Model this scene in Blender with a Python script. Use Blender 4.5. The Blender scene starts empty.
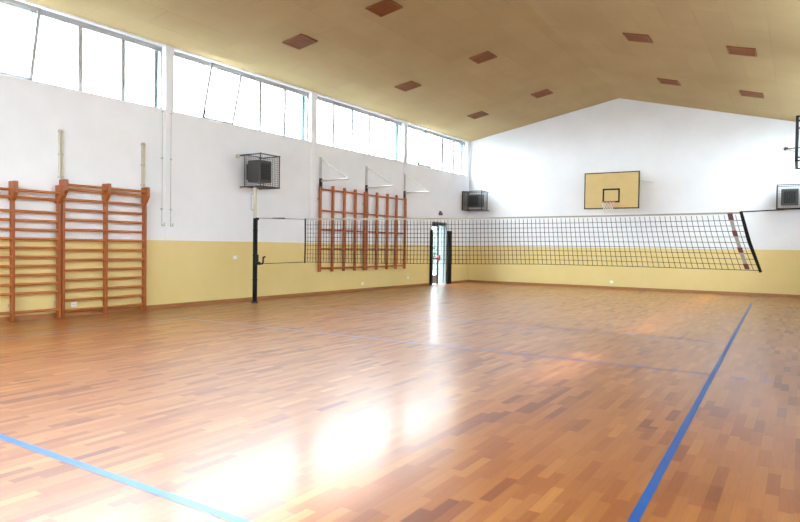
import bpy, bmesh, math, random
from mathutils import Vector, Matrix
random.seed(7)
sc = bpy.context.scene
C = sc.collection
PI = math.pi

# ------------------------------------------------------------------ room dimensions (metres)
SK = 0.0150                      # the window wall runs a touch out of square
YB = 23.393                      # end wall
XLB = -11.552                    # window wall where it meets the end wall
YF = -1.6                        # wall behind the viewer
XR = 0.52                        # right-hand wall
ZE = 5.74                       # eaves on the window side
ZR = 6.856                       # ridge
SR = 0.249                       # fall of the right-hand slope
ZD = 1.486                       # top of the yellow dado
ZW0, ZW1 = 4.325, 5.705           # window band
YC = 11.04                       # net line
EYE = 1.4325
XL = lambda y: XLB - SK * (YB - y)
XRG = lambda y: -5.665 + 0.0414 * (YB - y)       # ridge
XSIDE = lambda x, y: x + 0.0245 * (YB - y)       # court side lines (x given at the end wall)
WIN = [(4.34, 8.89), (9.11, 13.65), (13.90, 18.42), (18.66, 23.17), (-0.42, 4.12)]
DOOR = (20.43, 21.55, 2.36)
WDEP = 0.12                      # how deep the frames sit in the wall
RW = [(-0.6, 3.3), (6.5, 8.7), (11.1, 14.5), (15.8, 22.8)]   # unseen right-hand windows, assumed, spans set for floor sun patches and fill
RZ0, RZ1 = 3.95, 5.10

# ------------------------------------------------------------------ helpers
class MB:
    def __init__(s): s.bm = bmesh.new()
    def _xf(s, geom, M):
        bmesh.ops.transform(s.bm, matrix=M, verts=[v for v in geom if isinstance(v, bmesh.types.BMVert)])
    def box(s, lo, hi, bev=0.0):
        r = bmesh.ops.create_cube(s.bm, size=1)
        c = [(a + b) / 2 for a, b in zip(lo, hi)]; d = [abs(b - a) for a, b in zip(lo, hi)]
        s._xf(r['verts'], Matrix.Translation(c) @ Matrix.Diagonal((*d, 1)))
        if bev > 0:
            es = list({e for v in r['verts'] for e in v.link_edges})
            bmesh.ops.bevel(s.bm, geom=es, offset=min(bev, min(d) * .45), segments=2, affect='EDGES', profile=.6)
        return s
    def tube(s, pts, r, n=8, sx=1.0, cap=True):
        pts = [Vector(p) for p in pts]; rings = []
        up0 = None
        for i, p in enumerate(pts):
            if i == 0: t = pts[1] - p
            elif i == len(pts) - 1: t = p - pts[i - 1]
            else: t = (pts[i + 1] - p).normalized() + (p - pts[i - 1]).normalized()
            t.normalize()
            if up0 is None:
                up0 = Vector((0, 0, 1)) if abs(t.z) < .9 else Vector((1, 0, 0))
            a = t.cross(up0)
            if a.length < 1e-4: a = t.cross(Vector((0, 1, 0)))
            a.normalize(); b = a.cross(t).normalized(); up0 = b
            rr = r[i] if isinstance(r, (list, tuple)) else r
            rings.append([s.bm.verts.new(p + (a * math.cos(k * 2 * PI / n + PI / n) * sx + b * math.sin(k * 2 * PI / n + PI / n)) * rr) for k in range(n)])
        for i in range(len(rings) - 1):
            for k in range(n):
                s.bm.faces.new((rings[i][k], rings[i][(k + 1) % n], rings[i + 1][(k + 1) % n], rings[i + 1][k]))
        if cap:
            s.bm.faces.new(rings[0][::-1]); s.bm.faces.new(rings[-1])
        return s
    def ring(s, c, R, r, n=28, m=8):
        vs = []
        for i in range(n):
            a = 2 * PI * i / n
            vs.append([s.bm.verts.new((c[0] + (R + r * math.cos(2 * PI * k / m)) * math.cos(a), c[1] + (R + r * math.cos(2 * PI * k / m)) * math.sin(a), c[2] + r * math.sin(2 * PI * k / m))) for k in range(m)])
        for i in range(n):
            for k in range(m):
                s.bm.faces.new((vs[i][k], vs[(i + 1) % n][k], vs[(i + 1) % n][(k + 1) % m], vs[i][(k + 1) % m]))
        return s
    def prism(s, poly, axis, a, b, bev=0):
        """polygon in the two other axes, extruded along axis from a to b"""
        def P(u, v, w):
            return {0: (w, u, v), 1: (u, w, v), 2: (u, v, w)}[axis]
        A = [s.bm.verts.new(P(u, v, a)) for u, v in poly]; B = [s.bm.verts.new(P(u, v, b)) for u, v in poly]
        n = len(poly); fs = []
        fs.append(s.bm.faces.new(A)); fs.append(s.bm.faces.new(B[::-1]))
        for i in range(n): fs.append(s.bm.faces.new((A[i], B[i], B[(i + 1) % n], A[(i + 1) % n])))
        if bev:
            es = list({e for f in fs for e in f.edges})
            bmesh.ops.bevel(s.bm, geom=es, offset=bev, segments=2, affect='EDGES', profile=.6)
        return s
    def quad(s, *p):
        s.bm.faces.new([s.bm.verts.new(q) for q in p]); return s
    def build(s, name, mat, parent=None, smooth=False):
        bmesh.ops.recalc_face_normals(s.bm, faces=s.bm.faces[:])
        me = bpy.data.meshes.new(name); s.bm.to_mesh(me); s.bm.free()
        me.materials.append(mat)
        if smooth:
            for p in me.polygons: p.use_smooth = True
            me.set_sharp_from_angle(angle=math.radians(40))
        o = bpy.data.objects.new(name, me); C.objects.link(o)
        if parent: o.parent = parent
        return o

def tag(o, label=None, cat=None, group=None, kind=None):
    if label: o['label'] = label
    if cat: o['category'] = cat
    if group: o['group'] = group
    if kind: o['kind'] = kind
    return o
def thing(name, label, cat, loc=(0, 0, 0), rz=0.0, group=None):
    o = bpy.data.objects.new(name, None); C.objects.link(o)
    o.empty_display_size = .2; o.location = loc; o.rotation_euler = (0, 0, rz)
    return tag(o, label, cat, group)
def copy_tree(o, parent=None):
    c = o.copy(); C.objects.link(c)
    if parent: c.parent = parent
    for ch in list(o.children): copy_tree(ch, c)
    return c
RZL = -math.atan(SK)
def onwall(y, d=0.0, z=0.0): return (XL(y) + d, y, z)

# ------------------------------------------------------------------ materials
class NT:
    def __init__(s, name):
        s.m = bpy.data.materials.new(name); s.m.use_nodes = True
        s.t = s.m.node_tree; s.n = s.t.nodes; s.n.clear()
        s.out = s.n.new('ShaderNodeOutputMaterial')
    def node(s, typ, ins=None, **kw):
        n = s.n.new('ShaderNode' + typ)
        for k, v in kw.items(): setattr(n, k, v)
        for k, v in (ins or {}).items():
            if hasattr(v, 'links') or isinstance(v, bpy.types.NodeSocket): s.t.links.new(v, n.inputs[k])
            else: n.inputs[k].default_value = v
        return n
    def math(s, op, a, b=None, c=None):
        n = s.n.new('ShaderNodeMath'); n.operation = op
        for i, v in enumerate((a, b, c)):
            if v is None: continue
            if isinstance(v, bpy.types.NodeSocket): s.t.links.new(v, n.inputs[i])
            else: n.inputs[i].default_value = v
        return n.outputs[0]
    def mix(s, fac, a, b, blend='MIX'):
        n = s.n.new('ShaderNodeMix'); n.data_type = 'RGBA'; n.blend_type = blend
        for i, v in ((0, fac), (6, a), (7, b)):
            if isinstance(v, bpy.types.NodeSocket): s.t.links.new(v, n.inputs[i])
            else: n.inputs[i].default_value = v
        return n.outputs[2]
    def ramp(s, fac, stops):
        n = s.n.new('ShaderNodeValToRGB'); r = n.color_ramp
        while len(r.elements) < len(stops): r.elements.new(.5)
        for e, (p, c) in zip(r.elements, stops): e.position = p; e.color = (*c, 1)
        s.t.links.new(fac, n.inputs[0]); return n.outputs[0]
    def bump(s, h, strength=.2, dist=.01):
        n = s.node('Bump', {'Height': h, 'Strength': strength, 'Distance': dist}); return n.outputs[0]
    def done(s, shader):
        s.t.links.new(shader, s.out.inputs[0]); return s.m

def paint(name, col, rough=.6, metal=0.0, var=.06, scale=6.0, spec=.5, bump=0.0):
    k = NT(name)
    tc = k.node('TexCoord').outputs['Object']
    nz = k.node('TexNoise', {'Vector': tc, 'Scale': scale, 'Detail': 4.0}).outputs['Fac']
    lo = tuple(max(0, c * (1 - var)) for c in col); hi = tuple(min(1, c * (1 + var)) for c in col)
    c = k.ramp(nz, [(.3, lo), (.7, hi)])
    ins = {'Base Color': c, 'Roughness': rough, 'Metallic': metal, 'Specular IOR Level': spec}
    if bump: ins['Normal'] = k.bump(nz, bump, .005)
    return k.done(k.node('BsdfPrincipled', ins).outputs[0])

def wood(name, c1, c2, rough=.35, axis=2):
    k = NT(name)
    tc = k.node('TexCoord').outputs['Object']
    sc_ = [14.0, 14.0, 14.0]; sc_[axis] = 1.2
    mp = k.node('Mapping', {'Vector': tc, 'Scale': tuple(sc_)}).outputs[0]
    nz = k.node('TexNoise', {'Vector': mp, 'Scale': 2.0, 'Detail': 5.0, 'Distortion': .6}).outputs['Fac']
    c = k.ramp(nz, [(.3, c1), (.7, c2)])
    return k.done(k.node('BsdfPrincipled', {'Base Color': c, 'Roughness': rough}).outputs[0])

def wall_material():
    k = NT('painted_wall')
    geo = k.node('NewGeometry').outputs['Position']
    z = k.node('SeparateXYZ', {0: geo}).outputs[2]
    nz = k.node('TexNoise', {'Vector': geo, 'Scale': .9, 'Detail': 5.0, 'Roughness': .6}).outputs['Fac']
    fine = k.node('TexNoise', {'Vector': geo, 'Scale': 60.0, 'Detail': 2.0}).outputs['Fac']
    white = k.ramp(nz, [(.3, (.79, .815, .87)), (.7, (.85, .875, .93))])
    yel = k.ramp(nz, [(.3, (.74, .585, .25)), (.7, (.78, .63, .29))])
    f = k.math('LESS_THAN', z, ZD)
    c = k.mix(f, white, yel)
    ro = k.math('MULTIPLY_ADD', f, -.35, .75)
    return k.done(k.node('BsdfPrincipled', {'Base Color': c, 'Roughness': ro, 'Normal': k.bump(fine, .06, .004), 'Specular IOR Level': .35}).outputs[0])

def ceiling_material():
    k = NT('ceiling_board')
    tc = k.node('TexCoord').outputs['Object']
    nz = k.node('TexNoise', {'Vector': tc, 'Scale': .55, 'Detail': 6.0, 'Roughness': .65}).outputs['Fac']
    fib = k.node('TexNoise', {'Vector': tc, 'Scale': 45.0, 'Detail': 3.0}).outputs['Fac']
    c = k.ramp(nz, [(.25, (.42, .325, .165)), (.75, (.49, .385, .205))])
    xyz = k.node('SeparateXYZ', {0: tc})
    # board grid: 2.0 m along the room, 0.62 m across
    def seam(v, w, width):
        fr = k.math('FRACT', k.math('DIVIDE', v, w))
        return k.math('LESS_THAN', fr, width / w)
    row = k.math('FLOOR', k.math('DIVIDE', xyz.outputs[0], .62))
    off = k.math('MULTIPLY', k.math('MODULO', row, 2.0), 1.0)
    s1 = seam(xyz.outputs[0], .62, .012); s2 = seam(k.math('ADD', xyz.outputs[1], off), 2.0, .014)
    dirt = k.node('TexNoise', {'Vector': tc, 'Scale': .9, 'Detail': 3.0}).outputs['Fac']
    d2 = k.ramp(dirt, [(.5, (0, 0, 0)), (.72, (1, 1, 1))])
    s = k.math('MULTIPLY', k.math('MAXIMUM', s1, s2), k.math('MULTIPLY_ADD', d2, .45, .14))
    c = k.mix(s, c, (.26, .17, .06, 1))
    cell = k.node('CombineXYZ', {0: row, 1: k.math('FLOOR', k.math('DIVIDE', k.math('ADD', xyz.outputs[1], off), 2.0))}).outputs[0]
    wn = k.node('TexWhiteNoise', {'Vector': cell}).outputs['Value']
    c = k.mix(.18, c, k.ramp(wn, [(0, (.34, .26, .12)), (1, (.48, .37, .185))]))
    return k.done(k.node('BsdfPrincipled', {'Base Color': c, 'Roughness': .85, 'Normal': k.bump(fib, .15, .004), 'Specular IOR Level': .2}).outputs[0])

def floor_material():
    k = NT('strip_parquet')
    tc = k.node('TexCoord').outputs['Object']
    xyz = k.node('SeparateXYZ', {0: tc}); X, Y = xyz.outputs[0], xyz.outputs[1]
    W, LN = .072, .41
    col = k.math('FLOOR', k.math('DIVIDE', X, W))
    wn1 = k.node('TexWhiteNoise', {'W': col}, noise_dimensions='1D').outputs['Value']
    yy = k.math('ADD', k.math('DIVIDE', Y, LN), k.math('MULTIPLY', wn1, 7.0))
    row = k.math('FLOOR', yy)
    cell = k.node('CombineXYZ', {0: col, 1: row}).outputs[0]
    wn = k.node('TexWhiteNoise', {'Vector': cell}, noise_dimensions='2D').outputs['Value']
    # wider boards: three strips share part of their tone
    col3 = k.math('FLOOR', k.math('DIVIDE', X, W * 3))
    wn3 = k.node('TexWhiteNoise', {'W': k.math('ADD', col3, 91.3)}, noise_dimensions='1D').outputs['Value']
    row3 = k.math('FLOOR', k.math('ADD', k.math('DIVIDE', Y, 2.2), k.math('MULTIPLY', wn3, 5.0)))
    wb = k.node('TexWhiteNoise', {'Vector': k.node('CombineXYZ', {0: col3, 1: row3}).outputs[0]}, noise_dimensions='2D').outputs['Value']
    t = k.math('ADD', k.math('MULTIPLY', wn, .80), k.math('MULTIPLY', wb, .20))
    base = k.ramp(t, [(.04, (.165, .036, .007)), (.20, (.262, .074, .0135)), (.5, (.318, .105, .021)), (.82, (.35, .126, .028)), (.97, (.42, .172, .044))])
    gm = k.node('Mapping', {'Vector': tc, 'Scale': (60, 3, 1)}).outputs[0]
    gadd = k.node('VectorMath', {0: gm, 1: k.node('CombineXYZ', {2: k.math('MULTIPLY', wn, 50.0)}).outputs[0]}, operation='ADD').outputs[0]
    grain = k.node('TexNoise', {'Vector': gadd, 'Scale': 1.0, 'Detail': 4.0}).outputs['Fac']
    c = k.mix(.35, base, k.ramp(grain, [(.3, (.62, .56, .5)), (.7, (1, 1, 1))]), 'MULTIPLY')
    # seams
    fx = k.math('FRACT', k.math('DIVIDE', X, W)); fy = k.math('FRACT', yy)
    sm = k.math('MAXIMUM', k.math('LESS_THAN', fx, .018), k.math('LESS_THAN', fy, .004))
    c = k.mix(k.math('MULTIPLY', sm, .45), c, (.12, .045, .015, 1))
    big = k.node('TexNoise', {'Vector': tc, 'Scale': .35, 'Detail': 4.0}).outputs['Fac']
    ro = k.math('MULTIPLY_ADD', big, .07, FLOOR_ROUGH)
    ro = k.math('MULTIPLY_ADD', wn, .035, ro)
    wav = k.node('TexNoise', {'Vector': k.node('Mapping', {'Vector': tc, 'Scale': (3.5, 1.2, 1)}).outputs[0], 'Scale': 1.0, 'Detail': 2.0}).outputs['Fac']
    tilt = k.math('MULTIPLY', wav, .6)
    return k.done(k.node('BsdfPrincipled', {'Base Color': c, 'Roughness': .4, 'IOR': 1.5, 'Specular IOR Level': .30, 'Coat Weight': .56, 'Coat Roughness': ro, 'Coat IOR': 1.5, 'Normal': k.bump(tilt, .10, .006), 'Coat Normal': k.bump(tilt, .10, .006)}).outputs[0])

def glass_material():
    k = NT('window_glass')
    fc = k.node('LayerWeight', {'Blend': .5}).outputs['Facing']
    lw = k.math('MULTIPLY_ADD', k.math('POWER', fc, 5.0), .80, .05)
    tr = k.node('BsdfTransparent', {'Color': (.93, .96, .96, 1)}).outputs[0]
    gl = k.node('BsdfGlossy', {'Roughness': .02, 'Color': (1, 1, 1, 1)}).outputs[0]
    return k.done(k.node('MixShader', {0: lw, 1: tr, 2: gl}).outputs[0])

FLOOR_ROUGH = .16
M = dict(
    wall=wall_material(), ceiling=ceiling_material(), floor=floor_material(), glass=glass_material(),
    line=paint('blue_line_paint', (.003, .075, .31), .40, var=.05),
    lineb=paint('pale_blue_line_paint', (.03, .145, .52), .28, var=.08),
    skirt=wood('skirting_wood', (.30, .115, .035), (.42, .18, .06), .35, 1),
    bar=wood('wall_bar_wood', (.25, .060, .011), (.36, .098, .019), .32, 2),
    rung=wood('rung_wood', (.36, .11, .023), (.47, .16, .038), .32, 1),
    climb=wood('climbing_frame_wood', (.33, .080, .015), (.44, .12, .027), .35, 2),
    alu=paint('window_aluminium', (.42, .43, .44), .45, .3, .03),
    teal=paint('dark_teal_metal', (.055, .085, .09), .5, .2, .1),
    black=paint('black_paint', (.009, .009, .010), .5, 0, .2, spec=.25),
    pad=paint('black_vinyl_padding', (.007, .007, .008), .55, 0, .2, spec=.15),
    cord=paint('black_net_cord', (.009, .009, .010), .8, 0, .2, spec=.15),
    tape=paint('net_top_tape', (.32, .305, .25), .7, 0, .06),
    white=paint('white_plastic', (.90, .90, .90), .4, 0, .03),
    post=paint('cream_post_paint', (.62, .58, .48), .4, 0, .05),
    steel=paint('galvanised_steel', (.50, .50, .48), .42, .55, .1, 20),
    cage=paint('dark_grey_cage_paint', (.035, .035, .037), .5, .2, .1),
    wire=paint('grey_mesh_wire', (.085, .085, .085), .5, .3, .1),
    heater=paint('grey_heater_enamel', (.065, .062, .06), .5, .1, .08),
    board=paint('yellow_backboard_paint', (.62, .46, .19), .5, 0, .04, 3),
    rim=paint('orange_rim_paint', (.50, .12, .05), .45, .1, .08),
    hoopnet=paint('white_net_string', (.72, .70, .68), .8, 0, .04),
    vent=wood('brown_grille_wood', (.20, .062, .011), (.27, .092, .018), .55, 0),
    red=paint('red_tape', (.13, .016, .02), .6, 0, .06),
    concrete=paint('outdoor_paving', (.075, .077, .075), .8, 0, .1, 2),
    leaf=paint('hedge_leaf', (.075, .115, .090), .6, 0, .35, 3),
    greypanel=paint('grey_kick_panel', (.36, .39, .42), .45, .2, .05),
    doorframe=paint('door_aluminium', (.10, .12, .125), .4, .3, .06),
    lamp=paint('dark_lamp_housing', (.03, .03, .032), .4, 0, .1),
)

# ------------------------------------------------------------------ the setting
def struct(o, label=None):
    o['kind'] = 'structure'
    if label: o['label'] = label
    return o
floor = MB().box((-12.4, YF - .3, -.12), (XR + .4, YB + .3, 0)).build('floor', M['floor'])
struct(floor, 'glossy orange brown strip parquet sports hall floor')

def zceil(x, y):
    xr = XRG(y); xl = XL(y)
    if x <= xr: return ZE + (ZR - ZE) * (x - xl) / (xr - xl)
    return ZR - SR * (x - xr) * (6.185 / (XR - xr))
mb = MB(); ny = 24
ys = [YF - .3 + (YB + .6 - YF) * i / ny for i in range(ny + 1)]
cols = []
for y in ys:
    xs = [XL(y) - .3, XRG(y), XR + .3]
    lo = [mb.bm.verts.new((x, y, zceil(x, y))) for x in xs]
    hi = [mb.bm.verts.new((x, y, zceil(x, y) + .15)) for x in xs]
    cols.append((lo, hi))
for (l0, h0), (l1, h1) in zip(cols, cols[1:]):
    for k in range(2):
        mb.bm.faces.new((l0[k], l0[k + 1], l1[k + 1], l1[k])); mb.bm.faces.new((h0[k], h1[k], h1[k + 1], h0[k + 1]))
    mb.bm.faces.new((l0[0], l1[0], h1[0], h0[0])); mb.bm.faces.new((l0[2], h0[2], h1[2], l1[2]))
for l, h in (cols[0], cols[-1]):
    for k in range(2): mb.bm.faces.new((l[k], h[k], h[k + 1], l[k + 1]))
struct(mb.build('ceiling', M['ceiling']), 'pitched tan board ceiling with a ridge')

def cells_wall(mb, ybr, zbr, holes, x0, x1):
    ybr = sorted(ybr); zbr = sorted(zbr)
    for ya, yb_ in zip(ybr, ybr[1:]):
        run = None
        for za, zb in list(zip(zbr, zbr[1:])) + [(None, None)]:
            solid = za is not None and not any(h[0] - 1e-4 <= ya and yb_ <= h[1] + 1e-4 and h[2] - 1e-4 <= za and zb <= h[3] + 1e-4 for h in holes)
            if solid: run = (run[0], zb) if run else (za, zb)
            elif run:
                mb.box((x0, ya, run[0]), (x1, yb_, run[1])); run = None
# window wall, modelled in its own frame: x out of the wall, y along it
WL = thing('tmp', '', '', (XL(0), 0, 0), RZL); bpy.data.objects.remove(WL)
holes = [(a, b, ZW0, ZW1) for a, b in WIN] + [(DOOR[0], DOOR[1], 0, DOOR[2])]
mb = MB()
cells_wall(mb, [YF - .3, YB + .3] + [v for h in holes for v in h[:2]], [0, DOOR[2], ZW0, ZW1, ZE + .1], holes, -.36, 0)
wl = struct(mb.build('wall_left', M['wall']), 'white wall with yellow dado under the high windows')
wl.location = (XL(0), 0, 0); wl.rotation_euler = (0, 0, RZL)
mb = MB()
poly = [(XL(YB) - .36, 0), (XR + .3, 0), (XR + .3, zceil(XR + .3, YB) + .05), (XRG(YB), ZR + .05), (XL(YB) - .36, zceil(XL(YB) - .36, YB) + .05)]
mb.prism(poly, 1, YB, YB + .3)
struct(mb.build('wall_back', M['wall']), 'white gable end wall with yellow dado behind the net')
mb = MB()
poly = [(XL(YF) - .36, 0), (XR + .3, 0), (XR + .3, zceil(XR + .3, YF) + .05), (XRG(YF), ZR + .05), (XL(YF) - .36, zceil(XL(YF) - .36, YF) + .05)]
FW = (-10.6, -0.5, 3.0, 5.1)          # unseen glazing added behind the viewer to brighten the end wall
mb.prism([(poly[0][0], 0), (poly[1][0], 0), (poly[1][0], FW[2]), (poly[0][0], FW[2])], 1, YF - .3, YF)
mb.prism([(poly[0][0], FW[2]), (FW[0], FW[2]), (FW[0], FW[3]), (poly[0][0], FW[3])], 1, YF - .3, YF)
mb.prism([(FW[1], FW[2]), (poly[1][0], FW[2]), (poly[1][0], FW[3]), (FW[1], FW[3])], 1, YF - .3, YF)
mb.prism([(poly[0][0], FW[3]), (poly[1][0], FW[3]), poly[2], poly[3], poly[4]], 1, YF - .3, YF)
struct(mb.build('wall_front', M['wall']))
f = MB()
for k in range(9):
    x = FW[0] + (FW[1] - FW[0]) * k / 8; f.box((x - .03, YF - .2, FW[2]), (x + .03, YF - .14, FW[3]))
for z in (FW[2] + .03, FW[3] - .03): f.box((FW[0], YF - .2, z - .03), (FW[1], YF - .14, z + .03))
w_ = struct(f.build('window_10', M['alu']))  # frame of the added glazing, there only for fill daylight
MB().box((FW[0], YF - .173, FW[2] + .06), (FW[1], YF - .167, FW[3] - .06)).build('pane', M['glass'], w_)
mb = MB()
rh = [(a, b, RZ0, RZ1) for a, b in RW]
cells_wall(mb, [YF - .3, YB + .3] + [v for h in rh for v in h[:2]], [0, RZ0, RZ1, 5.36], rh, XR, XR + .3)
struct(mb.build('wall_right', M['wall']))

# pilasters between the windows
for i, (a, b) in enumerate([(8.89, 9.11), (13.65, 13.90), (18.42, 18.66)]):
    o = struct(MB().box((0, a + .005, ZD), (.014, b - .005, ZE), .004).build('trim_%d' % (i + 1), M['wall']))
    o.location = (XL(0), 0, 0); o.rotation_euler = (0, 0, RZL)
# skirting
def skirt_piece(name, a, b):
    o = struct(MB().prism([(0, 0), (.018, 0), (.018, .075), (.010, .085), (0, .085)], 1, a, b).build(name, M['skirt']))
    return o
mb = MB()
for a, b in ((YF, DOOR[0] - .16), (DOOR[1] + .34, YB)):
    mb.prism([(0, 0), (.018, 0), (.018, .075), (.010, .085), (0, .085)], 1, a, b)
o = struct(mb.build('baseboard_left', M['skirt']), 'thin brown wooden skirting under the window wall')
o.location = (XL(0), 0, 0); o.rotation_euler = (0, 0, RZL)
mb = MB(); mb.prism([(YB, 0), (YB - .018, 0), (YB - .018, .075), (YB - .010, .085), (YB, .085)], 0, XL(YB), XR)
struct(mb.build('baseboard_back', M['skirt']), 'thin brown wooden skirting under the end wall')

# windows in the left wall
def window(idx, a, b, tilted, label):
    d = -WDEP
    f = MB(); w = .045
    z0, z1 = ZW0, ZW1
    f.box((d - .06, a, z0), (d, b, z0 + w)); f.box((d - .06, a, z1 - .10), (d, b, z1))
    f.box((d - .06, a, z0), (d, a + w, z1)); f.box((d - .06, b - w, z0), (d, b, z1))
    n = 5; step = (b - a) / n
    for k in range(1, n):
        hw = .012 if (k in tilted or k - 1 in tilted) else (.072 if idx == 4 else .042)
        f.box((d - .035, a + k * step - hw, z0), (d - .01, a + k * step + hw, z1))
    win = struct(f.build('window_%d' % idx, M['alu']), label)
    win.location = (XL(0), 0, 0); win.rotation_euler = (0, 0, RZL)
    for k in range(n):
        y0, y1 = a + k * step + .03, a + (k + 1) * step - .03
        if k in tilted:
            s = MB(); h = z1 - z0 - .08; t = .085 if idx == 4 else .06; y0 -= .09; y1 += .02
            s.box((-.01, y0, 0), (.01, y1, t)); s.box((-.01, y0, h - t), (.01, y1, h))
            s.box((-.01, y0, 0), (.01, y0 + t, h)); s.box((-.01, y1 - t, 0), (.01, y1, h))
            so = s.build('sash', M['alu'], win); so.location = (d + .012, 0, z0 + .012); so.rotation_euler = (0, TILT, 0)
            g = MB().box((-.003, y0 + t, t), (.003, y1 - t, h - t)).build('pane', M['glass'], so)
            MB().box((.01, y0 - .0, .03), (.04, y0 + .05, .20), .005).build('latch', M['black'], so)
        else:
            MB().box((d - .033, y0, z0 + w), (d - .027, y1, z1 - w - .02)).build('pane', M['glass'], win)
    g = MB().box((d - .238, b - .05, z0), (d - .065, b - .001, z1)); g.box((d - .14, b - .085, z0), (d - .12, b - .05, z1))
    g.build('outer_guide', M['teal'], win)
    MB().box((0, a, z0 - .012), (.012, b, z0)).build('sill_edge', M['wall'], win)
TILT = math.radians(14)
window(1, *WIN[0], (1,), 'nearest clerestory window, cut off by the left edge of the photo')
window(2, *WIN[1], (1,), 'second clerestory window with one pane tilted open, above the caged heater')
window(3, *WIN[2], (), 'third clerestory window, all panes shut, above the climbing frame')
window(4, *WIN[3], (1,), 'farthest clerestory window in the corner by the end wall')
window(5, *WIN[4], (), None)

# right-hand windows (never in view, assumed and sized for the daylight they let in)
for i, (a, b) in enumerate(RW):
    f = MB(); x0, x1 = XR + .1, XR + .16
    f.box((x0, a, RZ0), (x1, b, RZ0 + .05)); f.box((x0, a, RZ1 - .05), (x1, b, RZ1))
    n = 4
    for k in range(n + 1):
        y = a + (b - a) * k / n; y = min(max(y, a + .02), b - .02)
        f.box((x0, y - .02, RZ0), (x1, y + .02, RZ1))
    w_ = struct(f.build('window_%d' % (6 + i), M['alu']))
    MB().box((x0 + .027, a + .02, RZ0 + .05), (x0 + .033, b - .02, RZ1 - .05)).build('pane', M['glass'], w_)

# exit door in the window wall
a, b, h = DOOR
dx = -.10
f = MB()
f.box((dx - .07, a, 0), (dx, a + .045, h)); f.box((dx - .07, b - .045, 0), (dx, b, h)); f.box((dx - .07, a, h - .12), (dx, b, h))
ym = a + .66
f.box((dx, b - .025, 0), (-.002, b - .001, h)); f.box((dx, a + .001, 0), (-.002, a + .02, h)); f.box((dx, a, h - .03), (-.002, b, h - .001))
f.box((dx - .07, ym, 0), (dx, ym + .05, h))
door = struct(f.build('door_1', M['doorframe']), 'glazed emergency exit door with dark frame and black side padding')
door.location = (XL(0), 0, 0); door.rotation_euler = (0, 0, RZL)
MB().box((-.355, b - .03, 0), (dx - .071, b - .001, h)).build('outer_reveal', paint('grey_reveal_lining', (.14, .165, .165), .6), door)
lf = MB(); y0, y1 = a + .05, ym - .005
lf.box((dx - .05, y0, .02), (dx - .01, y0 + .05, h - .13)); lf.box((dx - .05, y1 - .05, .02), (dx - .01, y1, h - .13))
lf.box((dx - .05, y0, h - .19), (dx - .01, y1, h - .13)); lf.box((dx - .05, y0, .30), (dx - .01, y1, .35))
leaf = lf.build('door_leaf', M['doorframe'], door)
MB().box((dx - .033, y0 + .05, .35), (dx - .027, y1 - .05, h - .19)).build('pane', M['glass'], leaf)
MB().box((dx - .045, y0 + .05, .02), (dx - .015, y1 - .05, .30)).build('kick_panel', M['greypanel'], leaf)
pb = MB().tube([(dx + .07, y0 + .02, .98), (dx + .07, y1 - .02, .98)], .035)
pb.box((dx - .01, y0 + .0, .90), (dx + .09, y0 + .06, 1.06), .01); pb.box((dx - .01, y1 - .06, .90), (dx + .09, y1 + .03, 1.10), .01)
tag(pb.build('panic_bar', paint('dark_red_bar', (.20, .02, .02), .4), leaf, True), 'dark red panic bar')
MB().box((dx - .01, y0 + .1, h - .16), (dx + .06, y0 + .45, h - .09), .008).build('door_closer', M['doorframe'], leaf)
MB().box((dx - .033, ym + .05, .03), (dx - .027, b - .045, h - .12)).build('side_pane', M['glass'], door)
tag(MB().box((.0, a - .15, 0.0), (.07, a - .01, 2.05), .015).build('jamb_pad', M['pad'], door), 'black padding on the near jamb')
tag(MB().box((.0, b + .01, 0.0), (.07, b + .32, 2.05), .015).build('jamb_pad', M['pad'], door), 'black padding on the far jamb')
# painted court lines
LZ = .0012
def strip(name, p, q, w, mat, label):
    p = Vector((*p, LZ)); q = Vector((*q, LZ)); t = (q - p).normalized(); n = Vector((-t.y, t.x, 0)) * w / 2
    mb = MB(); nn = 12
    vs = []
    for i in range(nn + 1):
        c = p.lerp(q, i / nn); vs.append((mb.bm.verts.new(c + n), mb.bm.verts.new(c - n)))
    for (a0, b0), (a1, b1) in zip(vs, vs[1:]): mb.bm.faces.new((a0, b0, b1, a1))
    return tag(mb.build(name, mat, floor), label)
XS0, XS1 = -10.240, -1.2004
SL = lambda y: XSIDE(XS0, y); SRr = lambda y: XSIDE(XS1, y)
strip('side_line', (SRr(2.3) , 2.3), (SRr(20.0), 20.0), .055, M['line'], 'strong blue right-hand side line')
strip('side_line', (SL(2.3), 2.3), (SL(7.8), 7.8), .035, M['line'], 'faint left-hand side line by the wall bars')
LZ = .0016
strip('base_line', (-9.75, 2.33), (SRr(2.3) + .03, 2.28), .065, M['lineb'], 'light blue base line in the near left corner')
strip('attack_line', (SL(7.9), 7.90), (SRr(8.05), 8.07), .045, M['line'], 'thin blue line crossing the middle of the floor')
strip('centre_line', (SL(11), 11.03), (SRr(11), 11.03), .045, M['line'], 'faint line under the net')
for x in (-.64, -.33): strip('line_dash', (x, 8.06), (x + .15, 8.055), .05, M['line'], 'short blue dash beside the right-hand side line')

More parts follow.
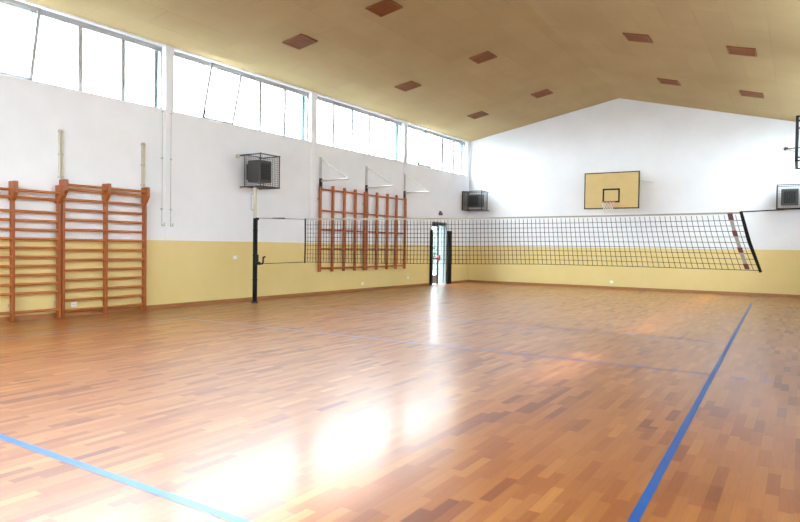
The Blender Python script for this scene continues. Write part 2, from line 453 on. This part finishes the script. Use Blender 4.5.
# ------------------------------------------------------------------ wall bars
def wall_bars(y0, ups, ztop, rungs, front, label, name='wall_bars'):
    t = thing(name, label, 'wall bars', onwall(y0), RZL, 'wooden wall bars left of the net')
    for y in ups:
        y -= y0
        u = MB(); u.box((.07, y - .026, 0), (.165, y + .026, ztop - .02), .006)
        u.build('upright', M['bar'], t)
        hd = MB().prism([(.05, ztop), (.26, ztop), (.26, ztop - .20), (.17, ztop - .34), (.05, ztop - .34)], 1, y - .034, y + .034, .006)
        hd.build('head_board', M['bar'], t)
        for z in (.25, ztop - .30): MB().box((0, y - .02, z), (.072, y + .02, z + .06)).build('wall_bracket', M['steel'], t)
    for k in range(len(ups) - 1):
        a_, b_ = ups[k] - y0 + .026, ups[k + 1] - y0 - .026
        for z in rungs: MB().tube([(.118, a_ - .01, z), (.118, b_ + .01, z)], .025, 10, .8).build('rung', M['rung'], t, True)
        MB().tube([(.20, a_ - .012, front), (.20, b_ + .012, front)], .025, 10, .8).build('top_rung', M['rung'], t, True)
    return t
wall_bars(6.58, [6.585, 7.44, 8.31], 2.585, [.13 + .19 * k for k in range(12)] + [2.41], 2.49,
          'two-bay orange-brown wooden wall bars nearest the net post, with taller uprights')
wall_bars(4.82, [4.82, 5.70, 6.515], 2.475, [.16] + [.49 + .163 * k for k in range(10)] + [2.20], 2.32,
          'slightly lower orange-brown wooden wall bars at the left edge of the photo')
# guide rails above them
def rail(y, label):
    t = thing('guide_rail', label, 'rail', onwall(y, 0, 2.60), RZL, 'grey guide rails above the wall bars')
    r = MB(); r.box((.0, -.03, 0), (.012, .03, .93)); r.box((.0, -.03, 0), (.045, -.018, .93)); r.box((.0, .018, 0), (.045, .03, .93))
    r.build('channel', M['post'], t)
    for z in (.04, .46, .89): MB().box((.01, -.05, z - .02), (.03, .05, z + .02), .003).build('clamp', M['steel'], t)
rail(6.60, 'upright grey metal rail on the wall above the thick doubled bars upright')
rail(8.34, 'upright grey metal rail on the wall above the wall bars end nearest the net post')

# ------------------------------------------------------------------ climbing frame with fold-out arms
def climbing(y0, ups, tops, label):
    t = thing('climbing_frame', label, 'climbing frame', onwall(y0, 0, .66), RZL, 'wooden climbing lattices on the wall')
    for y, zt in zip(ups, tops):
        MB().box((.055, y - y0 - .035, 0), (.12, y - y0 + .035, zt - .66), .006).build('upright', M['climb'], t)
    for z in (.765, 1.32, 1.87, 2.42, 3.03):
        MB().tube([(.088, ups[0] - y0, z - .66), (.088, ups[-1] - y0, z - .66)], .026, 10).build('cross_rail', M['climb'], t, True)
    for y in (ups[0], ups[-1]):
        for z in (.95, 2.75): MB().box((0, y - y0 - .02, z - .69), (.056, y - y0 + .02, z - .63)).build('wall_bracket', M['steel'], t)
climbing(13.96, [13.975, 14.54, 15.08, 15.62, 16.125], [3.09, 3.16, 3.15, 3.15, 3.12], 'tall wooden climbing lattice on the wall, the half nearer the heater')
climbing(16.20, [16.215, 16.77, 17.36, 17.90, 18.45], [3.12, 3.15, 3.15, 3.15, 3.09], 'tall wooden climbing lattice on the wall, the half nearer the exit door')
def arm(y, label):
    t = thing('folding_bracket', label, 'bracket', onwall(y, 0, 3.10), RZL, 'triangular steel brackets above the climbing frame')
    MB().box((0, -.035, .08), (.035, .035, .85), .004).build('wall_rail', M['steel'], t)
    MB().box((0, -.045, -.06), (.052, .045, .24), .008).build('hinge_block', M['black'], t)
    MB().tube([(.03, 0, .165), (1.04, 0, .185)], .024, 10).build('arm', M['steel'], t, True)
    MB().tube([(.03, 0, .80), (1.02, 0, .20)], .013, 8).build('stay', M['steel'], t, True)
arm(14.06, 'triangular steel bracket above the climbing frame end nearest the heater')
arm(16.27, 'middle triangular steel bracket above the climbing frame joint')
arm(18.48, 'triangular steel bracket above the climbing frame end nearest the exit door')

# ------------------------------------------------------------------ caged heaters
def heater(label, loc, rz):
    """local x out of the wall, y along it, z = 0 at the cage's lower edge"""
    t = thing('caged_heater', label, 'heater', loc, rz, 'caged wall heaters')
    D, Wd, H = .70, .64, .78
    fr = MB(); r = .016
    for y in (0, Wd):
        for z in (0, H):
            fr.tube([(0, y, z), (D + .02, y, z)], r, 8)
        fr.tube([(D, y, -.02), (D, y, H + .02)], r, 8); fr.tube([(.16, y, 0), (.16, y, H)], r * .8, 8)
    for z in (0, H):
        fr.tube([(D, 0, z), (D, Wd, z)], r, 8); fr.tube([(.16, 0, z), (.16, Wd, z)], r * .8, 8)
    cage = fr.build('cage_frame', M['cage'], t, True)
    wm = MB(); wr = .0038; s_ = .06
    nz_ = int(H / s_); ny_ = int(Wd / s_); nx_ = int((D - .16) / s_)
    for k in range(1, nz_ + 1):
        z = H * k / (nz_ + 1)
        wm.tube([(D, 0, z), (D, Wd, z)], wr, 4); wm.tube([(.16, 0, z), (D, 0, z)], wr, 4); wm.tube([(.16, Wd, z), (D, Wd, z)], wr, 4)
    for k in range(1, ny_ + 1):
        y = Wd * k / (ny_ + 1); wm.tube([(D, y, 0), (D, y, H)], wr, 4); wm.tube([(.16, y, 0), (D, y, 0)], wr, 4)
    for k in range(1, nx_ + 1):
        x = .16 + (D - .16) * k / (nx_ + 1)
        for y in (0, Wd): wm.tube([(x, y, 0), (x, y, H)], wr, 4)
        wm.tube([(x, 0, 0), (x, Wd, 0)], wr, 4)
    tag(wm.build('wire_mesh', M['wire'], cage), 'fine grey wire mesh')
    bd = MB().box((.15, .10, .12), (.54, Wd - .10, H - .12), .025)
    body = bd.build('heater_body', M['heater'], t)
    g = MB().box((.535, .16, .18), (.555, Wd - .16, H - .19), .01)
    for k in range(7): g.box((.55, .17, .20 + k * .058), (.575, Wd - .17, .21 + k * .058))
    g.build('louvre_grille', M['black'], body)
    MB().box((0, .20, .20), (.15, Wd - .20, .58)).build('mounting_bracket', M['cage'], t)
    return t
h1 = heater('caged heater on the window wall, above the volleyball post', onwall(11.05, 0, 2.835), RZL)
h2 = copy_tree(h1); h2.location = (-10.58 - .64, YB, 2.80); h2.rotation_euler = (0, 0, -PI / 2)
h2['label'] = 'small caged heater on the end wall near the window corner'
h2.location = (-11.50, YB, 2.92); h2.scale = (1, 1.3, .94)
h3 = copy_tree(h1); h3.location = (-.675, YB, 2.76); h3.scale = (1, 1.05, .93); h3.rotation_euler = (0, 0, -PI / 2)
h3['label'] = 'caged heater on the end wall at the right edge of the photo'

# ------------------------------------------------------------------ volleyball post and net
PX, PY = -11.19, YC
t = thing('volleyball_post', 'slim black padded volleyball post in front of the window wall', 'post', (PX, PY, 0))
MB().box((-.042, -.042, .03), (.042, .042, 2.06), .014).build('padding', M['pad'], t)
MB().prism([(math.cos(a * PI / 8) * .085, math.sin(a * PI / 8) * .085) for a in range(16)], 2, 0, .03, .006).build('base_plate', M['cage'], t)
up = MB(); up.box((-.05, -.03, 2.05), (.015, .03, 2.80), .008)
pole = tag(up.build('upper_pole', M['post'], t), 'cream upper pole')
MB().tube([(-.04, -.02, 2.66), (-.10, -.05, 2.62), (-.10, -.05, 2.28), (-.04, -.02, 2.24)], .016, 8).build('crank_handle', M['steel'], pole, True)
wb = MB(); wb.box((.04, -.05, .93), (.14, .05, 1.0), .008); wb.tube([(.14, 0, .95), (.24, 0, .96), (.27, 0, 1.0), (.27, 0, 1.11), (.33, 0, 1.13)], .022, 8)
wb.box((.04, -.04, .96), (.08, .04, 1.18), .008)
wb.build('cord_hook', M['black'], t, True)
MB().tube([(.06, -.03, 2.04), (.06, .03, 2.04)], .035, 14).build('pulley', M['black'], t, True)
for z in (.55, 1.15, 1.75): MB().box((-.0445, -.0445, z), (.0445, .0445, z + .03), .006).build('strap', M['cord'], t)

NX0, NX1 = -9.605, -.80
def ntop(x):
    s = (x - NX0) / (NX1 - NX0); return 2.035 - .03 * math.sin(PI * s) ** 1
def nbot(x0):      # bottom edge height
    s = (x0 - NX0) / (NX1 - NX0); return 1.036 + .10 * min(1, s * 1.6) - .01 * math.sin(6 * s)
def shear(x0):     # the free lower edge drifts outwards towards the right-hand end
    s = (x0 - NX0) / (NX1 - NX0); return .28 * s ** 3
def npt(x0, v, ph=0):    # v: 0 top .. 1 bottom
    zt, zb = ntop(x0), nbot(x0)
    return Vector((x0 + shear(x0) * max(v, 0) ** 1.2, YC + .03 * math.sin(x0 * 1.7) * v * (1 - v) * 2, zt + (zb - zt) * v))
t = thing('volleyball_net', 'long black mesh volleyball net stretched across the hall', 'net', ((NX0 + NX1) / 2, YC, 0))
off = Vector((-(NX0 + NX1) / 2, -YC, 0))
nm = MB(); NV = 112; NH = 10; cr = .0054
for i in range(NV + 1):
    x0 = NX0 + (NX1 - NX0) * i / NV
    nm.tube([npt(x0, .05 + .95 * j / 6) + off for j in range(7)], cr, 4)
for j in range(1, NH + 1):
    v = .05 + .95 * j / NH
    nm.tube([npt(NX0 + (NX1 - NX0) * i / 44, v) + off for i in range(45)], cr * (1.25 if j == NH else 1), 4)
nm.build('netting', M['cord'], t)
tt = MB(); vs = []
for i in range(45):
    x0 = NX0 + (NX1 - NX0) * i / 44
    a0, b0 = npt(x0, 0) + off, npt(x0, .032) + off
    vs.append([tt.bm.verts.new(p + Vector((0, dy, 0))) for p in (a0, b0) for dy in (-.006, .006)])
for q, r in zip(vs, vs[1:]):
    for k0, k1 in ((0, 1), (1, 3), (3, 2), (2, 0)): tt.bm.faces.new((q[k0], q[k1], r[k1], r[k0]))
tt.build('top_tape', M['tape'], t)
tag(MB().tube([npt(NX0, 0) + off, npt(NX0, .5) + off, npt(NX0, 1.02) + off], .018, 8).build('end_rod', M['cord'], t, True), 'black end rod on the left')
tag(MB().tube([npt(NX1, -.01) + off, npt(NX1, .5) + off, npt(NX1, 1.03) + off], [.024, .028, .022], 8).build('end_rod', M['cord'], t, True), 'black end rod on the right')
# marker tape near the right-hand end: pale with red blocks
x0 = NX0 + (NX1 - NX0) * .983
def tapeseg(mb, v0, v1, w, y):
    n_ = 6; vs = []
    for i in range(n_ + 1):
        p = npt(x0, v0 + (v1 - v0) * i / n_) + off
        vs.append([mb.bm.verts.new(p + Vector((dx_, dy_, 0))) for dx_, dy_ in ((-w, y - .006), (w, y - .006), (w, y + .006), (-w, y + .006))])
    for q, r in zip(vs, vs[1:]):
        for k in range(4): mb.bm.faces.new((q[k], q[(k + 1) % 4], r[(k + 1) % 4], r[k]))
    mb.bm.faces.new(vs[0]); mb.bm.faces.new(vs[-1])
mk = MB(); tapeseg(mk, 0, 1.0, .026, -.012)
mtape = tag(mk.build('marker_tape', paint('grey_marker_tape', (.30, .28, .25), .7), t), 'pale side marker tape with red blocks')
for v0, v1 in ((.32, .42), (.61, .70), (.89, .98)):
    mk = MB(); tapeseg(mk, v0, v1, .034, -.022); mk.build('red_block', M['red'], mtape)
mk = MB(); tapeseg(mk, .02, .14, .036, -.022)
mk.build('dark_block', paint('maroon_block', (.09, .025, .02), .7), mtape)
uc = MB().tube([Vector((PX + .06, YC, 2.062)) + off, npt(NX0, .02) + off], .007, 6)
uc.build('upper_cord', M['cord'], t)
uc = MB().tube([npt(NX1, .0) + off, Vector((-.35, YC, 2.055)) + off, Vector((.0, YC, 2.08)) + off, Vector((XR - .01, YC, 2.12)) + off], .009, 6)
uc.build('upper_cord', M['cord'], t)
MB().tube([Vector((PX + .57, YC, 2.052)) + off, Vector((PX + .95, YC, 2.047)) + off], .014, 8).build('turnbuckle', M['cage'], t, True)
MB().tube([Vector((PX + .15, YC, .955)) + off, npt(NX0, 1.0) + off], .007, 6).build('lower_cord', M['cord'], t)

# ------------------------------------------------------------------ backboard on the end wall
BX, BYf = -5.655, 22.60
t = thing('basketball_hoop', 'yellow basketball backboard with black edging on the end wall', 'basketball hoop', (BX, YB, 2.86))
ly = BYf - YB
bo = MB().box((-.925, ly, 0), (.925, ly + .04, 1.25), .004).build('backboard', M['board'], t)
ed = MB(); e = .035
ed.box((-.94, ly - .006, -.015), (-.94 + e, ly + .05, 1.265)); ed.box((.94 - e, ly - .006, -.015), (.94, ly + .05, 1.265))
ed.box((-.94, ly - .006, -.015), (.94, ly + .05, -.015 + e)); ed.box((-.94, ly - .006, 1.265 - e), (.94, ly + .05, 1.265))
ed.build('board_edging', M['black'], bo)
sq = MB(); w = .055
sq.box((-.295, ly - .004, .20), (-.295 + w, ly, .69)); sq.box((.295 - w, ly - .004, .20), (.295, ly, .69))
sq.box((-.295, ly - .004, .69 - w), (.295, ly, .69)); sq.box((-.295, ly - .004, .20), (.295, ly, .20 + w))
sq.build('target_square', M['black'], bo)
rm = MB().ring((0, ly - .15 - .225, .19), .225, .012); rm.box((-.06, ly - .16, .15), (.06, ly - .002, .205)); rm.tube([(-.05, ly - .15, .19), (-.10, ly - .02, .10)], .008, 6); rm.tube([(.05, ly - .15, .19), (.10, ly - .02, .10)], .008, 6)
rim = rm.build('rim', M['rim'], t, True)
hn = MB(); n_ = 12; rows = 5
def hp(i, j):
    a_ = 2 * PI * (i + (.5 if j % 2 else 0)) / n_; R_ = .222 - .03 * j + .002 * j * j
    return (R_ * math.cos(a_), ly - .375 + R_ * math.sin(a_), .185 - .078 * j)
for j in range(rows):
    for i in range(n_):
        hn.tube([hp(i, j), hp(i, j + 1)], .008, 4); hn.tube([hp(i, j), hp(i - 1 if j % 2 == 0 else i + 1, j + 1)], .008, 4)
hn.build('hoop_net', M['hoopnet'], rim)
for x in (-.45, .45):
    sp = MB()
    for z in (.25, 1.0):
        sp.tube([(x, ly + .04, z), (x, -.01, z)], .025, 8)
    sp.tube([(x, ly + .05, 1.0), (x, -.02, .25)], .018, 8)
    sp.box((x - .06, -.025, .1), (x + .06, -.0004, 1.15))
    sp.build('wall_support', M['steel'], t, True)
sp = MB()
sp.tube([(.85, ly + .05, .95), (1.25, -.02, .93)], .012, 6); sp.build('side_stay', M['steel'], t, True)

# edge-on backboard frame on the right-hand wall
t = thing('side_backboard', 'black framed backboard seen edge-on at the right edge of the photo', 'basketball hoop', (-.165, 17.9, 3.60))
fr = MB()
for y in (0, 1.7): fr.box((-.02, y, 0), (.04, y + .05, 1.1), .005)
for z in (0, .08, .96, 1.06): fr.box((-.02, 0, z), (.04, 1.75, z + .04), .005)
fr.build('frame', M['black'], t)
MB().box((-.012, .03, .1), (.0, 1.72, 1.0)).build('backboard', M['board'], t)
for y, zs in ((.025, (.02, .10, .98, 1.08)), (1.72, (.02, 1.08))):
    for z in zs: MB().tube([(.02, y, z), (XR + .16, y, z)], .02, 8).build('wall_arm', M['black'], t, True)
# wall anchor with two stays on the end wall
t = thing('stay_anchor', 'small dark anchor with two thin stays on the end wall upper right', 'anchor', (-.484, YB, 4.675))
MB().box((-.05, -.06, -.05), (.05, 0, .05), .01).build('anchor_block', M['cage'], t)
MB().tube([(0, -.04, .0), (XR + .484, -.5, -.02)], .015, 6).build('stay', M['wire'], t)
MB().tube([(0, -.04, -.02), (.25, -.5, -.16), (XR + .484, -.9, -.22)], .015, 6).build('stay', M['steel'], t)

# ------------------------------------------------------------------ ceiling grilles
def grille(x, y, label):
    s = .01
    z = zceil(x, y)
    gx = (zceil(x + .2, y) - zceil(x - .2, y)) / .4
    gy = (zceil(x, y + .2) - zceil(x, y - .2)) / .4
    t = thing('ceiling_grille', label, 'ceiling grille', (x, y, z), 0, 'brown ceiling grilles')
    t.rotation_euler = (math.atan(gy), -math.atan(gx), 0)
    a_ = .285; f = MB(); w = .035
    f.box((-a_, -a_, -.03), (a_, -a_ + w, .0)); f.box((-a_, a_ - w, -.03), (a_, a_, .0))
    f.box((-a_, -a_, -.03), (-a_ + w, a_, .0)); f.box((a_ - w, -a_, -.03), (a_, a_, .0))
    f.build('rim_frame', M['vent'], t)
    s_ = MB(); s_.box((-a_ + w, -a_ + w, -.012), (a_ - w, a_ - w, -.002))
    for k in range(9):
        y_ = -a_ + w + .025 + k * (2 * a_ - 2 * w - .05) / 8
        s_.box((-a_ + w, y_ - .012, -.026), (a_ - w, y_ + .012, -.012))
    s_.build('slats', M['vent'], t)
for x, y, l in [
    (-9.77, 10.98, 'brown square ceiling grille nearest the viewer in the row beside the windows'),
    (-9.735, 15.61, 'middle brown ceiling grille of the row beside the windows'),
    (-9.712, 20.25, 'farthest brown ceiling grille of the row beside the windows'),
    (-7.53, 11.08, 'brown ceiling grille cut off by the top edge of the photo'),
    (-7.295, 15.46, 'middle brown ceiling grille of the row just left of the ridge'),
    (-7.328, 20.09, 'farthest brown ceiling grille of the row just left of the ridge'),
    (-3.293, 15.26, 'nearer brown ceiling grille of the row just right of the ridge'),
    (-3.346, 19.62, 'farther brown ceiling grille of the row just right of the ridge'),
    (-1.188, 15.53, 'nearer brown ceiling grille of the row at the right'),
    (-1.251, 19.93, 'farther brown ceiling grille of the row at the right')]:
    grille(x, y, l)

# ------------------------------------------------------------------ small wall fittings
def rod(y, label):
    t = thing('window_crank_rod', label, 'crank rod', onwall(y, 0, 1.75), RZL, 'window crank rods')
    MB().tube([(.03, 0, .05), (.03, 0, 2.60)], .007, 6).build('rod', M['steel'], t, True)
    MB().tube([(.03, 0, .09), (.045, 0, .05), (.09, .015, .055), (.095, .015, .11)], .011, 6).build('crank_handle', M['steel'], t, True)
    for z in (.4, 1.5, 2.5): MB().box((0, -.015, z), (.05, .015, z + .03)).build('guide_clip', M['steel'], t)
rod(8.80, 'thin window crank rod on the wall nearer the wall bars')
rod(9.02, 'thin window crank rod on the wall, the one nearer the net post')
def plate(y, z, label, name='wall_socket', back=False):
    loc = (y, YB, z) if back else onwall(y, 0, z)
    t = thing(name, label, 'socket' if name == 'wall_socket' else 'switch', loc, -PI / 2 if back else RZL)
    p = MB().box((0, -.06, -.045), (.012, .06, .045), .004).build('cover_plate', M['white'], t)
    d = MB()
    if name == 'wall_socket':
        for y_ in (-.03, .0, .03): d.tube([(.011, y_, 0), (.0135, y_, 0)], .005, 8)
        d.build('socket_holes', M['black'], p)
    else:
        d.box((.010, -.03, -.025), (.018, .03, .025), .003); d.build('rocker', M['white'], p)
plate(10.90, 1.093, 'small white switch on the yellow dado left of the volleyball post', 'light_switch')
plate(6.87, .22, 'white socket on the wall low behind the wall bars')
plate(16.16, .235, 'white socket on the dado below the climbing frame')
plate(18.82, .33, 'white socket on the dado between climbing frame and exit door')
plate(-5.77, .245, 'white socket low on the end wall under the basketball hoop', 'wall_socket', True)
t = thing('junction_box', 'small cream junction box on the wall beside the heater cage', 'junction box', onwall(10.95, 0, 3.58), RZL)
MB().tube([(0, 0, 0), (.05, 0, 0)], .05, 14).build('box', M['post'], t, True)
MB().tube([(.05, 0, 0), (.055, 0, 0)], .042, 14).build('lid', M['post'], t, True)
t = thing('emergency_light', 'small dark emergency light fixed above the exit door', 'lamp', onwall(21.0, 0, 2.62), RZL)
MB().box((0, -.10, .0), (.07, .10, .10), .012).build('housing', M['lamp'], t)
MB().box((.0, -.05, .10), (.05, .05, .16), .01).build('bracket', M['lamp'], t)

# ------------------------------------------------------------------ outdoors seen through the exit door
o = struct(MB().box((-60, -40, -.22), (40, 90, -.13)).build('ground', M['concrete']))
hb = MB()
for i in range(6000):
    y = random.uniform(21, 52); zz = random.random() ** .8 * 2.6 - .1; x = -19.5 + random.uniform(-.8, .8) - .25 * zz
    s_ = random.uniform(.10, .24)
    d1 = Vector((random.uniform(-1, 1), random.uniform(-1, 1), random.uniform(-1, 1))).normalized()
    d2 = d1.orthogonal().normalized(); c = Vector((x, y, max(zz, .0)))
    hb.quad(c + d1 * s_, c + d2 * s_ * .6, c - d1 * s_, c - d2 * s_ * .6)
hedge = hb.build('hedge_foliage', M['leaf']); tag(hedge, 'pale green foliage seen through the glass of the exit door', 'hedge', kind='stuff')

# ------------------------------------------------------------------ camera
F = Vector((-0.5362, 0.8438, -0.0236)); 
yaw, pitch, roll = .5662, .0236, .0144
F = Vector((-math.sin(yaw) * math.cos(pitch), math.cos(yaw) * math.cos(pitch), -math.sin(pitch)))
R = Vector((math.cos(yaw), math.sin(yaw), 0)); U = R.cross(F)
R2 = R * math.cos(roll) + U * math.sin(roll); U2 = U * math.cos(roll) - R * math.sin(roll)
cd = bpy.data.cameras.new('camera'); cam = bpy.data.objects.new('camera', cd); C.objects.link(cam)
mat = Matrix((R2, U2, -F)).transposed().to_4x4(); mat.translation = (0, 0, EYE)
cam.matrix_world = mat
cd.sensor_width = 36; cd.lens = 36 * 630.6 / 800; cd.clip_start = .02; cd.clip_end = 300
sc.camera = cam

# ------------------------------------------------------------------ light: bright overcast daylight and a hazy sun
w = bpy.data.worlds.new('sky'); sc.world = w; w.use_nodes = True
nt = w.node_tree; nt.nodes.clear()
out = nt.nodes.new('ShaderNodeOutputWorld'); bg = nt.nodes.new('ShaderNodeBackground')
tc = nt.nodes.new('ShaderNodeTexCoord'); sx = nt.nodes.new('ShaderNodeSeparateXYZ'); rp = nt.nodes.new('ShaderNodeValToRGB')
nt.links.new(tc.outputs['Generated'], sx.inputs[0]); nt.links.new(sx.outputs[2], rp.inputs[0])
rp.color_ramp.elements[0].position = 0.0; rp.color_ramp.elements[0].color = (.30, .33, .35, 1)
rp.color_ramp.elements[1].position = 1.0; rp.color_ramp.elements[1].color = (.84, .93, 1.0, 1)
nt.links.new(rp.outputs[0], bg.inputs[0]); bg.inputs[1].default_value = 14.0
nt.links.new(bg.outputs[0], out.inputs[0])

def portal(c, sx_, sy_, direction):
    ld = bpy.data.lights.new('portal', 'AREA'); ld.shape = 'RECTANGLE'; ld.size = sx_; ld.size_y = sy_
    ld.cycles.is_portal = True
    lo = bpy.data.objects.new('portal', ld); C.objects.link(lo); lo.location = c
    lo.rotation_euler = Vector(direction).to_track_quat('-Z', 'Z').to_euler()
for a_, b_ in WIN:
    portal((XL((a_ + b_) / 2) - .38, (a_ + b_) / 2, (ZW0 + ZW1) / 2), b_ - a_, ZW1 - ZW0, (1, -SK, 0))
for a_, b_ in RW:
    portal((XR + .32, (a_ + b_) / 2, (RZ0 + RZ1) / 2), b_ - a_, RZ1 - RZ0, (-1, 0, 0))
portal(((FW[0] + FW[1]) / 2, YF - .32, (FW[2] + FW[3]) / 2), FW[1] - FW[0], FW[3] - FW[2], (0, 1, 0))
portal((XL(21) - .38, (DOOR[0] + DOOR[1]) / 2, DOOR[2] / 2), DOOR[1] - DOOR[0], DOOR[2], (1, -SK, 0))
sd = bpy.data.lights.new('sun', 'SUN'); sd.energy = 2.0; sd.angle = math.radians(4); sd.color = (1, .97, .92)
so = bpy.data.objects.new('sun', sd); C.objects.link(so)
el = math.radians(56)
so.rotation_euler = Vector((-math.cos(el), 0, -math.sin(el))).to_track_quat('-Z', 'Z').to_euler()

vs_ = sc.view_settings; vs_.view_transform = 'Standard'; vs_.look = 'None'; vs_.gamma = 1; vs_.use_curve_mapping = False
vs_.exposure = 1.82
sc.display_settings.display_device = 'sRGB'
cy = sc.cycles
cy.use_denoising = True; cy.denoiser = 'OPENIMAGEDENOISE'; cy.denoising_prefilter = 'ACCURATE'; cy.denoising_input_passes = 'RGB_ALBEDO_NORMAL'; cy.adaptive_threshold = .005
cy.max_bounces = 12; cy.diffuse_bounces = 8; cy.glossy_bounces = 4; cy.transparent_max_bounces = 16
cy.sample_clamp_indirect = 20
